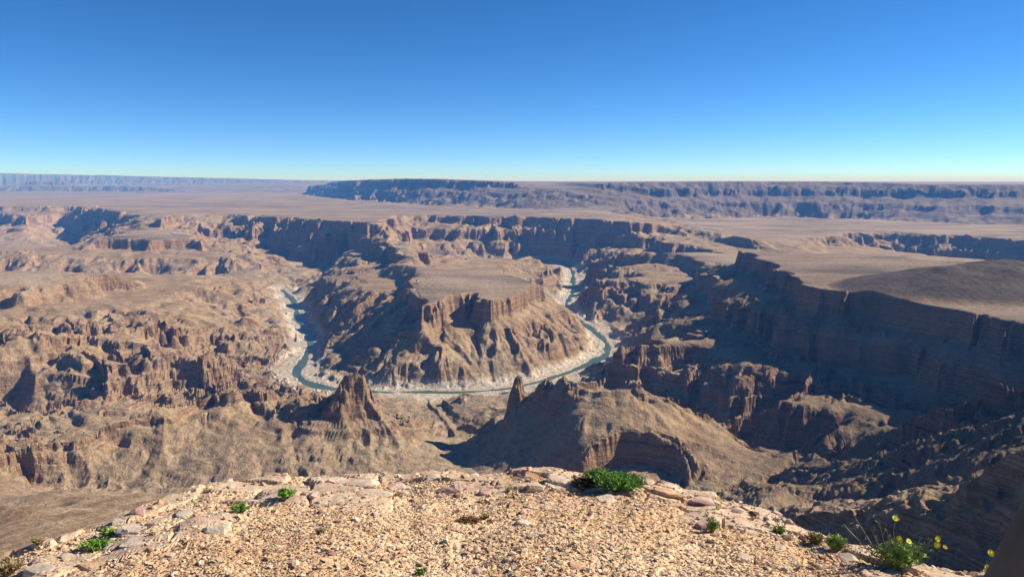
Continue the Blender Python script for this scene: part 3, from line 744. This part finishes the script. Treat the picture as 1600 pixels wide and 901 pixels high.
ICO = None
def unit_ico(sub):
    bm = bmesh.new(); bmesh.ops.create_icosphere(bm, subdivisions=sub, radius=1.0)
    v = np.array([q.co[:] for q in bm.verts], np.float32); f = np.array([[q.index for q in p.verts] for p in bm.faces]); bm.free()
    return v, f
def gravel():
    rs = np.random.RandomState(5)
    base = np.array([[1, 1, 1], [-1, 1, 1], [-1, -1, 1], [1, -1, 1], [1, 1, -1], [-1, 1, -1], [-1, -1, -1], [1, -1, -1]], np.float32) * 0.6
    fc = np.array([[0, 1, 2, 3], [0, 4, 5, 1], [1, 5, 6, 2], [2, 6, 7, 3], [3, 7, 4, 0]])
    n = 52000
    a = rs.uniform(-0.98, 0.98, n * 3); r = np.sqrt(rs.uniform(0.12, 1.0, n * 3)) * edge_r(a)
    x = r * np.sin(a); y = r * np.cos(a)
    keep = (y > 1.9) & (rs.rand(n * 3) > 0.88 * plates(x, y)[0]) & (rs.rand(n * 3) < 0.35 + 0.65 * sstep(-0.35, 0.25, fbm(x * 1.6, y * 1.6, 3, 6)))
    x, y = x[keep][:n], y[keep][:n]; n = len(x)
    z = ledge_z(x, y)
    sz = 0.0038 + 0.0062 * rs.rand(n) ** 2 + 0.012 * (rs.rand(n) < 0.10) * rs.rand(n)
    sc3 = np.stack([rs.uniform(.7, 1.5, n), rs.uniform(.6, 1.1, n), rs.uniform(.35, .8, n)], -1) * sz[:, None]
    V = base[None] * sc3[:, None, :] * rs.uniform(.55, 1.25, (n, 8, 1)) 
    V += rs.normal(0, .16, (n, 8, 3)) * sz[:, None, None]
    an = rs.uniform(0, 6.283, n); c, q = np.cos(an)[:, None], np.sin(an)[:, None]
    tl = rs.normal(0, .25, n)[:, None]
    Vx = V[..., 0] * c - V[..., 1] * q; Vy = V[..., 0] * q + V[..., 1] * c; Vz = V[..., 2] + Vx * tl
    P = np.stack([Vx + x[:, None], Vy + y[:, None], Vz + (z + sz * 0.25)[:, None]], -1).reshape(-1, 3)
    Fq = (fc[None] + (np.arange(n) * 8)[:, None, None]).reshape(-1, 4)
    me = mesh_np("gravel", P, Fq, 4, [M_GRAVEL])
    pal = np.array([[.58, .41, .25], [.64, .49, .34], [.50, .32, .19], [.42, .24, .16], [.70, .60, .48], [.27, .17, .13], [.62, .43, .24], [.58, .42, .28]])
    pi = rs.choice(8, n, p=[.24, .18, .14, .08, .10, .05, .13, .08])
    cc = np.minimum(pal[pi] * rs.uniform(1.0, 1.45, (n, 1)), .86)
    at = me.color_attributes.new("tone", 'FLOAT_COLOR', 'POINT')
    at.data.foreach_set("color", np.concatenate([np.repeat(cc, 8, 0), np.ones((n * 8, 1))], 1).astype(np.float32).ravel())
    link("gravel", me, kind='stuff', label="angular ochre gravel covering the ledge")
gravel()

def on_ledge(px, py):                # where a sight line of the photograph lands on the ledge
    dx, dy, dz = ray(px, py)
    ts = np.linspace(1.5, 7.0, 900); hit = np.nonzero(dz * ts < ledge_z(dx * ts, dy * ts))[0]
    t = float(ts[hit[0]]) if len(hit) else 5.0
    x, y = dx * t, dy * t
    a = math.atan2(x, y); r = math.hypot(x, y); rm = float(edge_r(a)) - 0.02
    if r > rm: x, y = rm * math.sin(a), rm * math.cos(a)
    return Vector((x, y, float(ledge_z(np.array([x]), np.array([y]))[0]))), math.hypot(y, 0) / CP
ICOS = {k: unit_ico(k) for k in (1, 2, 3)}
def rock_mesh(seed, sub, planes=16, rough=0.03, flat_top=0.0):
    rs = np.random.RandomState(seed); v, f = ICOS[sub]
    nrm = rs.normal(size=(planes, 3)); nrm /= np.linalg.norm(nrm, axis=1)[:, None]
    d = rs.uniform(.55, 1.0, planes)
    if flat_top:
        nrm[0] = (rs.normal(0, .08), rs.normal(0, .08), 1); d[0] = flat_top
    dots = v @ nrm.T
    r = np.where(dots > 0.05, d[None] / np.maximum(dots, .05), 9).min(1)
    r = np.minimum(r, 1.25) * (1 + rs.normal(0, rough, len(v)))
    return (v * r[:, None]).astype(np.float32), f
def place_rock(name, px, py, wpx, hpx, m, label, seed, sub=3, group=None, top=0.5):
    p, dist = on_ledge(px, py + hpx * 0.3)
    w = wpx / F_PX * dist * 0.5; hh = hpx / F_PX * dist
    rs = random.Random(seed)
    v, f = rock_mesh(seed, sub, 18, 0.02, top)
    dep = w * rs.uniform(.6, .95); zz = hh * 0.75
    v = v * np.array([w, dep, max(zz, w * 0.28)])
    o = link(name, mesh_np(name, v, f, 3, [m]), label=label, category="rock")
    if group: o["group"] = group
    o.location = p + Vector((0, 0, -max(zz, w * .28) * 0.12)); o.rotation_euler = (rs.uniform(-.15, .15), rs.uniform(-.15, .15), rs.uniform(-.5, .5))
    return o
G, PL, PK, TN, DK = M_GREY, M_PALE, M_PINK, M_TAN, M_DARK
ROCKS = [
 (342, 822, 50, 26, PL, "pale grey boulder alone on the gravel at left, right of the green mat"),
 (212, 821, 52, 18, G, "long grey slab behind the left green mat of leaves"),
 (246, 811, 38, 16, PL, "cream stone on the left rim between the long grey slab and the shaded crack"),
 (207, 842, 48, 16, G, "cracked grey slab in front of the long grey slab at left"),
 (184, 812, 22, 9, G, "small grey stone on the brink at left above the green mat"),
 (288, 798, 44, 14, G, "flat grey rock near the left rim beside the round green tuft"),
 (170, 851, 20, 12, G, "small grey stone at the right end of the green mat"),
 (192, 831, 20, 8, PL, "thin pale stone just above the small grey one by the green mat"),
 (108, 868, 28, 10, G, "low grey stone sunk in gravel left of the green mat"),
 (62, 883, 62, 12, G, "wide grey slab nearest the bottom left corner"),
 (152, 877, 52, 18, TN, "broad flat tan stone below the green mat at lower left"),
 (268, 864, 24, 10, PL, "small pale stone casting a dark shadow below the pale boulder at left"),
 (142, 832, 24, 8, PL, "pale stone on the rim left of the green mat"),
 (284, 777, 24, 8, TN, "tan stone on the brink at left behind the flat grey rock"),
 (403, 775, 18, 13, DK, "dark purple-brown round stone left of the leafy sprig"),
 (560, 752, 62, 12, PL, "long pale ledge stone on the rim left of the pink and white block"),
 (621, 758, 42, 18, PK, "pink and white block on the rim left of centre"),
 (678, 744, 32, 13, PL, "white rounded stone on the brink left of centre"),
 (697, 763, 40, 20, PK, "largest mauve block of the cracked row on the centre rim"),
 (720, 756, 24, 15, PK, "mauve block at the right end of the largest cracked block"),
 (757, 766, 26, 14, PK, "white-faced pink stone left of the tiny rim sprig"),
 (577, 769, 74, 14, PL, "long cream slab with a brown stained underside"),
 (522, 783, 28, 12, PL, "white stone in front of the left end of the long cream slab"),
 (481, 768, 28, 14, PL, "cream rounded stone right of the leafy sprig"),
 (497, 788, 16, 7, G, "little grey chip left of the white stone in front of the cream slab"),
 (650, 779, 16, 7, TN, "small tan chip in front of the pink and white block"),
 (784, 749, 34, 15, TN, "tan block on the rim between the cracked row and the big white boulder"),
 (585, 801, 16, 8, PK, "small pinkish stone below the long cream slab"),
 (491, 819, 16, 9, PK, "small reddish stone in the left middle of the gravel"),
 (752, 824, 12, 8, DK, "small dark stone beside the brown dry patch"),
 (750, 888, 26, 12, PK, "pinkish stone at the bottom centre edge"),
 (455, 882, 16, 8, TN, "tan stone at the bottom left of centre"),
 (520, 863, 18, 8, PK, "pink chip in the lower gravel left of the bottom sprig"),
 (870, 744, 64, 26, PL, "big white boulder on the rim left of the green bush"),
 (836, 759, 32, 16, PL, "pale stone at the front left foot of the big white boulder"),
 (828, 740, 30, 15, TN, "orange-tan stone on the brink left of the big white boulder"),
 (950, 777, 46, 14, PL, "cream stone in front of the green bush"),
 (1040, 764, 56, 18, TN, "smooth tan rock shelf right of the green bush"),
 (1100, 782, 50, 20, PK, "pink rock on the right rim with a yellow flower behind it"),
 (1054, 787, 34, 12, TN, "tan stone below the smooth tan shelf"),
 (1095, 817, 32, 17, PK, "mauve stone with a dark shadowed left side beside the small right tuft"),
 (817, 813, 40, 18, PL, "pale stone with a notched top in the centre right gravel"),
 (898, 879, 34, 12, TN, "tan stone casting a dark shadow at the lower centre right"),
 (913, 887, 18, 16, PL, "pale upright chip next to the shadowed tan stone"),
 (1162, 867, 42, 15, PL, "cream slab in the right gravel below the small right tuft"),
 (1170, 827, 38, 9, PL, "thin cream slab right of the small right tuft"),
 (972, 822, 18, 8, PK, "small pink stone below the green bush"),
 (1002, 821, 10, 8, DK, "tiny dark stone right of the small pink one"),
 (1112, 845, 16, 8, DK, "dark chip below the mauve stone on the right"),
 (1125, 893, 20, 10, DK, "dark brown stone at the bottom edge right of centre"),
 (810, 857, 16, 8, DK, "dark chip in the lower centre gravel"),
 (895, 807, 16, 8, TN, "tan chip left of the small pink stone"),
 (1150, 797, 24, 9, PK, "pink stone on the right rim beyond the pink rock"),
 (1325, 869, 40, 17, G, "grey slab in front of the leafy right bush"),
 (1275, 868, 16, 9, PK, "small brownish pink stone left of the right grey slab"),
 (1280, 858, 28, 8, G, "thin grey stone behind the small brownish pink stone"),
 (1477, 889, 20, 8, PL, "pale chip on the far right brink"),
 (1390, 893, 40, 9, G, "grey-brown stone below the flowering plant"),
 (1435, 884, 34, 8, PL, "pale flat stone right of the flowering plant"),
 (1237, 866, 22, 8, TN, "tan chip left of the dry yellow tuft"),
 (1215, 852, 26, 9, PL, "pale chip below the second small tuft on the right"),
 (1525, 889, 34, 10, DK, "brown rock on the brink at far right"),
]
for k, (px, py, w_, h_, m_, lab) in enumerate(ROCKS):
    place_rock("rock", px, py, w_, h_, m_, lab, 100 + k, 3 if w_ > 24 else 2, top=0.45 if w_ > 2.2 * h_ else 0.6)
def small_stones():
    rs = np.random.RandomState(21); protos = []
    for k in range(14):
        v, f = rock_mesh(500 + k, 1, 12, 0.04)
        protos.append(mesh_np("stone", v, f, 3, [[M_TAN, M_TAN, M_PALE, M_PINK, M_TAN, M_GREY, M_DARK][k % 7]]))
    n = 0
    while n < 230:
        a = rs.uniform(-.72, .72); t = math.sqrt(rs.uniform(.25, 1)); r = t * float(edge_r(a))
        x, y = r * math.sin(a), r * math.cos(a)
        if y < 2.5: continue
        if t < .86 and rs.rand() < .35: continue
        s = 0.012 + 0.016 * rs.rand() ** 2 + (0.012 * rs.rand() if t > .86 else 0)
        k = rs.randint(14); cn = ["tan", "tan", "cream", "pink", "tan", "grey", "dark brown"][k % 7]
        side = ("rim of the ledge, left half" if a < 0 else "rim of the ledge, right half") if t > .86 else ("open gravel, left half" if a < 0 else "open gravel, right half")
        o = link("stone", protos[k], label="small angular %s stone loose on the %s" % (cn, side), category="stone", group="small %s stones on the %s" % (cn, side))
        o.location = (x, y, float(ledge_z(np.array([x]), np.array([y]))[0]) + s * .15)
        o.scale = (s * rs.uniform(.9, 1.5), s * rs.uniform(.7, 1.1), s * rs.uniform(.4, .8)); o.rotation_euler = (rs.uniform(-.3, .3), rs.uniform(-.3, .3), rs.uniform(0, 6.28))
        n += 1
small_stones()

# ------------------------------------------------------------------ plants on the ledge
def leaf_mat(name, c0, c1, rough=.7):
    m, nt, b = mat(name); n = N(nt); pos = n.new("ShaderNodeNewGeometry").outputs["Position"]
    n.link(n.ramp(n.noise(pos, 30, 3), [(0.35, c0), (0.65, c1)]), b.inputs["Base Color"]); b.inputs["Roughness"].default_value = rough
    b.inputs["Specular IOR Level"].default_value = 0.3
    return m
M_LEAF = leaf_mat("green_leaf", (.10, .22, .03), (.28, .48, .09)); M_LEAF2 = leaf_mat("fresh_leaf", (.18, .30, .05), (.42, .55, .16))
M_DRY = leaf_mat("dry_grass", (.22, .16, .06), (.42, .33, .15)); M_DEAD = leaf_mat("dead_leaf", (.022, .016, .014), (.10, .08, .07)); M_STEM = leaf_mat("green_stem", (.14, .17, .07), (.26, .28, .14))
M_PETAL = leaf_mat("yellow_petal", (.75, .62, .02), (.85, .75, .05)); M_RUST = leaf_mat("rusty_moss", (.24, .12, .04), (.38, .22, .09))
class PB:                            # collects thin stems and small leaves
    def __init__(s): s.v = []; s.f = []
    def tube(s, pts, r0, r1):
        n = len(pts); b0 = len(s.v)
        for i, p in enumerate(pts):
            d = (pts[min(i + 1, n - 1)] - pts[max(i - 1, 0)]).normalized(); u = d.orthogonal().normalized(); w = d.cross(u); r = r0 + (r1 - r0) * i / (n - 1)
            for k in range(3):
                a = k * 2.0944; s.v.append(p + (u * math.cos(a) + w * math.sin(a)) * r)
        for i in range(n - 1):
            for k in range(3):
                a = b0 + i * 3 + k; c = b0 + i * 3 + (k + 1) % 3; s.f.append((a, c, c + 3)); s.f.append((a, c + 3, a + 3))
    def leaf(s, p, d, L_, W_, rnd):
        d = d.normalized(); u = d.cross(Vector((rnd.uniform(-1, 1), rnd.uniform(-1, 1), rnd.uniform(.2, 1)))).normalized(); n_ = u.cross(d)
        b0 = len(s.v)
        s.v += [p, p + d * L_ * .5 + u * W_ + n_ * L_ * .08, p + d * L_ - n_ * L_ * .15, p + d * L_ * .5 - u * W_ + n_ * L_ * .08]
        s.f += [(b0, b0 + 1, b0 + 2), (b0, b0 + 2, b0 + 3)]
    def build(s, name, m, parent):
        return link(name, mesh_np(name, np.array([q[:] for q in s.v]), np.array(s.f), 3, [m]), parent)
def plant(name, px, py, wpx, hpx, label, leafm, seed, stems=30, leaves=14, ls=0.014, cat="plant", lean=0.0, flower=0, stemm=None, flat=False):
    rnd = random.Random(seed); p, dist = on_ledge(px, py)
    W = wpx / F_PX * dist * .5; H = hpx / F_PX * dist
    root = bpy.data.objects.new(name, None); col.objects.link(root); root.location = p; root["label"] = label; root["category"] = cat
    st, lf = PB(), PB(); tips = []
    for i in range(stems):
        a = rnd.uniform(0, 6.283); q = math.sqrt(rnd.random())
        base = Vector((math.cos(a) * W * q * (.8 if flat else .25), math.sin(a) * W * q * (.35 if flat else .15), 0))
        gz = float(ledge_z(np.array([p.x + base.x]), np.array([p.y + base.y]))[0]) - p.z
        base.z = max(gz, -0.05) if flat else 0
        tip = Vector((math.cos(a) * W * q, math.sin(a) * W * q * .6, H * rnd.uniform(.55, 1) * math.sqrt(max(1 - .7 * q * q, .1)))) + Vector((lean * H, 0, 0))
        if flat: tip.z += base.z; tip = base.lerp(tip, .55) + Vector((0, 0, H * .25 * rnd.random()))
        mid = base.lerp(tip, .5) + Vector((rnd.uniform(-1, 1), rnd.uniform(-1, 1), 1)) * H * .08
        pts = [base, mid, tip]
        st.tube(pts, .0016, .0007); tips.append((tip, (tip - mid).normalized()))
        for k in range(leaves):
            t = rnd.uniform(.15, 1.0); q_ = base.lerp(mid, t * 2) if t < .5 else mid.lerp(tip, t * 2 - 1)
            d = Vector((rnd.uniform(-1, 1), rnd.uniform(-1, 1), rnd.uniform(-.1, 1.1)))
            lf.leaf(q_, d, ls * rnd.uniform(.6, 1.3), ls * .22, rnd)
    st.build("stem", stemm or M_STEM, root)
    if leaves: lf.build("foliage", leafm, root)
    return root, tips
def flower_mesh(r=0.015):
    b = PB(); rnd = random.Random(3)
    for k in range(11):
        a = k * 6.283 / 11; d = Vector((math.cos(a), math.sin(a), .22)); u = Vector((-math.sin(a), math.cos(a), 0))
        b0 = len(b.v); b.v += [d * r * .15, d * r * .7 + u * r * .27, d * r, d * r * .7 - u * r * .27]; b.f += [(b0, b0 + 1, b0 + 2), (b0, b0 + 2, b0 + 3)]
    for k in range(6):
        a0, a1 = k * 1.0472, (k + 1) * 1.0472; b0 = len(b.v)
        b.v += [Vector((0, 0, r * .4)), Vector((math.cos(a0) * r * .35, math.sin(a0) * r * .35, r * .15)), Vector((math.cos(a1) * r * .35, math.sin(a1) * r * .35, r * .15))]; b.f.append((b0, b0 + 1, b0 + 2))
    return mesh_np("flower", np.array([q[:] for q in b.v]), np.array(b.f), 3, [M_PETAL])
FLOWER = flower_mesh()
def add_flower(root, local, tilt=(0.9, 0), s=1.0):
    o = link("flower", FLOWER, root); o.location = local; o.rotation_euler = (tilt[0], tilt[1], 0); o.scale = (s, s, s)
def stalks(root, p, dist, ends, seed):   # long bare flower stalks; ends = photo positions of their tips
    rnd = random.Random(seed); b = PB(); out = []
    for (ex, ey, fl, sz) in ends:
        dx, dy, dz = ray(ex, ey); t = (p.y + rnd.uniform(-.06, .06)) / dy
        tip = Vector((dx * t, dy * t, dz * t)) - p
        base = Vector((rnd.uniform(-.02, .02), rnd.uniform(-.02, .02), 0))
        mid = base.lerp(tip, .5) + Vector((0, 0, -.12 * tip.length * (1 if abs(tip.x) > .08 else 0)))
        mid2 = base.lerp(tip, .78) + Vector((rnd.uniform(-.01, .01), 0, -.03 * tip.length))
        b.tube([base, mid, mid2, tip], .0032, .0016)
        for k in range(5):
            t_ = rnd.uniform(.35, .95); q = base.lerp(tip, t_) + Vector((0, 0, -.1 * tip.length * 4 * t_ * (1 - t_) * (1 if abs(tip.x) > .08 else 0)))
            e = q + Vector((rnd.uniform(-.03, .03), rnd.uniform(-.02, .02), rnd.uniform(.01, .045)))
            b.tube([q, q.lerp(e, .5) + Vector((0, 0, .003)), e], .0018, .0012)
            for w in range(5): b.leaf(e, Vector((rnd.uniform(-1, 1), rnd.uniform(-1, 1), rnd.uniform(0, 1))), .012, .0035, rnd)
        if fl: out.append((tip, sz))
    b.build("flower_stalk", M_STEM, root)
    for tip, sz in out: add_flower(root, tip, (rnd.uniform(.5, 1.2), rnd.uniform(-.4, .4)), sz)
plant("green_bush", 966, 766, 94, 27, "dense bright green bush spilling over the rim right of centre", M_LEAF, 1, 240, 26, .017, "bush")
plant("green_bush", 935, 757, 60, 28, "upper left lobe of bright green bush standing highest on the rim", M_LEAF2, 2, 120, 24, .016, "bush")
plant("dead_bush", 912, 763, 46, 16, "dark withered bush at the left foot of the green bush", M_DEAD, 3, 90, 14, .017, "bush", stemm=M_DEAD)
plant("leafy_sprig", 444, 779, 32, 17, "dark green broad-leaved sprig near the left rim", M_LEAF, 4, 16, 9, .034, lean=.2)
plant("green_tuft", 375, 799, 36, 14, "round green tuft above the pale boulder at left", M_LEAF, 5, 60, 12, .014)
plant("green_mat", 152, 855, 62, 12, "low green mat of leaves along the left rim stones", M_LEAF, 6, 90, 14, .015, flat=False)
plant("green_mat", 168, 838, 28, 16, "upright green clump at the right end of the left mat", M_LEAF2, 7, 50, 12, .014)
plant("green_tuft", 1113, 831, 22, 24, "small green tuft beside the mauve stone on the right", M_LEAF2, 8, 46, 9, .017)
plant("green_tuft", 1217, 835, 20, 18, "second small green tuft close to the right brink", M_LEAF2, 9, 36, 9, .014)
plant("green_sprig", 657, 897, 18, 9, "tiny green sprig at the bottom edge left of centre", M_LEAF, 10, 14, 7, .018)
plant("green_sprig", 794, 770, 14, 10, "tiny green sprig on the centre rim", M_LEAF2, 11, 16, 8, .012)
plant("yellow_tuft", 60, 852, 24, 13, "little yellowish tuft on the far left rim", M_DRY, 12, 30, 8, .012, "grass tuft")
plant("dry_grass", 12, 898, 56, 34, "wispy dry grass in the bottom left corner", M_DRY, 13, 90, 2, .02, "grass tuft", stemm=M_DRY)
plant("dry_grass", 500, 833, 18, 9, "small olive grass tuft in the left gravel", M_DRY, 14, 40, 3, .012, "grass tuft", stemm=M_STEM)
plant("dry_grass", 757, 811, 20, 9, "small yellow-green grass tuft beside the rusty patch", M_DRY, 15, 40, 3, .012, "grass tuft", stemm=M_STEM)
plant("rusty_moss", 732, 816, 44, 8, "rusty brown mossy cushion in the centre gravel", M_RUST, 16, 160, 14, .009, "moss", stemm=M_RUST)
plant("olive_bush", 1273, 850, 34, 26, "pale olive half-dry bush on the right brink", M_DRY, 17, 60, 12, .014, "bush", stemm=M_STEM)
plant("green_bush", 1306, 861, 38, 34, "leafy green bush between the olive bush and flowering plant", M_LEAF2, 18, 80, 16, .016, "bush")
r_, _t = plant("flowering_plant", 1402, 886, 86, 50, "big leafy plant with long stalks of yellow daisies on right brink", M_LEAF2, 19, 80, 16, .026)
stalks(r_, r_.location, 0, [(1399, 809, 1, 1.1), (1318, 818, 0, 1), (1335, 806, 0, 1), (1373, 812, 0, 1), (1405, 841, 1, 1.1), (1420, 845, 1, 1.0), (1465, 841, 1, 1.1), (1464, 851, 1, 1.2), (1477, 854, 1, .8), (1360, 822, 0, 1), (1440, 838, 0, 1), (1345, 848, 0, 1), (1330, 858, 0, 1), (1385, 826, 0, 1), (1468, 834, 0, 1)], 4)
r_, _t = plant("flowering_plant", 1560, 905, 30, 26, "clump of yellow daisies beside the brown post in the corner", M_LEAF2, 20, 30, 10, .018)
stalks(r_, r_.location, 0, [(1548, 863, 1, 1.2), (1562, 861, 1, 1.1), (1544, 886, 1, 1.2), (1552, 884, 1, 1.2), (1556, 889, 1, 1.1), (1540, 891, 1, 1.0)], 5)
r_, _t = plant("flowering_sprig", 1216, 826, 26, 8, "thin sprig with one yellow bud behind the second right tuft", M_LEAF2, 22, 8, 4, .01)
stalks(r_, r_.location, 0, [(1211, 812, 1, .6), (1228, 815, 0, 1)], 6)
r_, _t = plant("flowering_sprig", 1122, 796, 10, 6, "tiny yellow-flowered sprig on the pink right rim rock", M_LEAF2, 23, 6, 4, .008)
stalks(r_, r_.location, 0, [(1123, 791, 1, .8)], 7)

def corner_post():                   # brown post standing close to the camera, leaning to the right
    a = Vector(at_d(1603, 808, .95)); b = Vector(at_d(1555, 901, .95))
    d = (a - b).normalized(); side = Vector((d.z, 0, -d.x)); r = .055
    lo = b + side * r; lo = lo - d * ((lo.z + 1.64) / d.z); hi = a + side * r + d * .35
    m, nt, bs = mat("brown_post"); n = N(nt); pos = n.new("ShaderNodeNewGeometry").outputs["Position"]
    n.link(n.ramp(n.noise(n.mapping(pos, (30, 30, 3)), 1.0, 4), [(0.3, (.10, .065, .042)), (0.7, (.15, .10, .068))]), bs.inputs["Base Color"]); bs.inputs["Roughness"].default_value = .85
    n.link(n.bump(n.noise(n.mapping(pos, (60, 60, 5)), 1.0, 3), .3, .003), bs.inputs["Normal"])
    v, f = [], []; K = 20; u = d.orthogonal().normalized(); w = d.cross(u); rings = [(lo, r), (lo.lerp(hi, .5), r * .99), (hi - d * .012, r * .97), (hi, r * .8)]
    for c, q in rings:
        for k in range(K): v.append(c + (u * math.cos(k * 6.28318 / K) + w * math.sin(k * 6.28318 / K)) * q)
    for i in range(len(rings) - 1):
        for k in range(K): f.append((i * K + k, i * K + (k + 1) % K, (i + 1) * K + (k + 1) % K, (i + 1) * K + k))
    me = bpy.data.meshes.new("post"); me.from_pydata([q[:] for q in v], [], f + [tuple((len(rings) - 1) * K + k for k in range(K))]); me.materials.append(m)
    me.shade_smooth()
    link("post", me, label="smooth brown leaning post close up in the bottom right corner", category="post")
corner_post()

# ------------------------------------------------------------------ air
def haze():
    m, nt, b = mat("haze_air"); nt.nodes.remove(b)
    out = nt.nodes["Material Output"]
    v = nt.nodes.new("ShaderNodeVolumePrincipled")
    v.inputs["Color"].default_value = (.13, .38, 1.0, 1)
    v.inputs["Absorption Color"].default_value = (1, 1, 1, 1)
    v.inputs["Density"].default_value = HAZE
    v.inputs["Anisotropy"].default_value = 0.0
    nt.links.new(v.outputs[0], out.inputs["Volume"])
    bm = bmesh.new(); bmesh.ops.create_cube(bm, size=1.0)
    me = bpy.data.meshes.new("haze"); 
    for q in bm.verts: q.co = Vector((q.co.x * 260000, q.co.y * 260000, 0)) + Vector((0, 0, 345 if q.co.z > 0 else -560))
    bm.to_mesh(me); me.materials.append(m)
    link("haze", me, kind='stuff', label="thin blue desert haze over the canyon")
HAZE = 0.00005
haze()
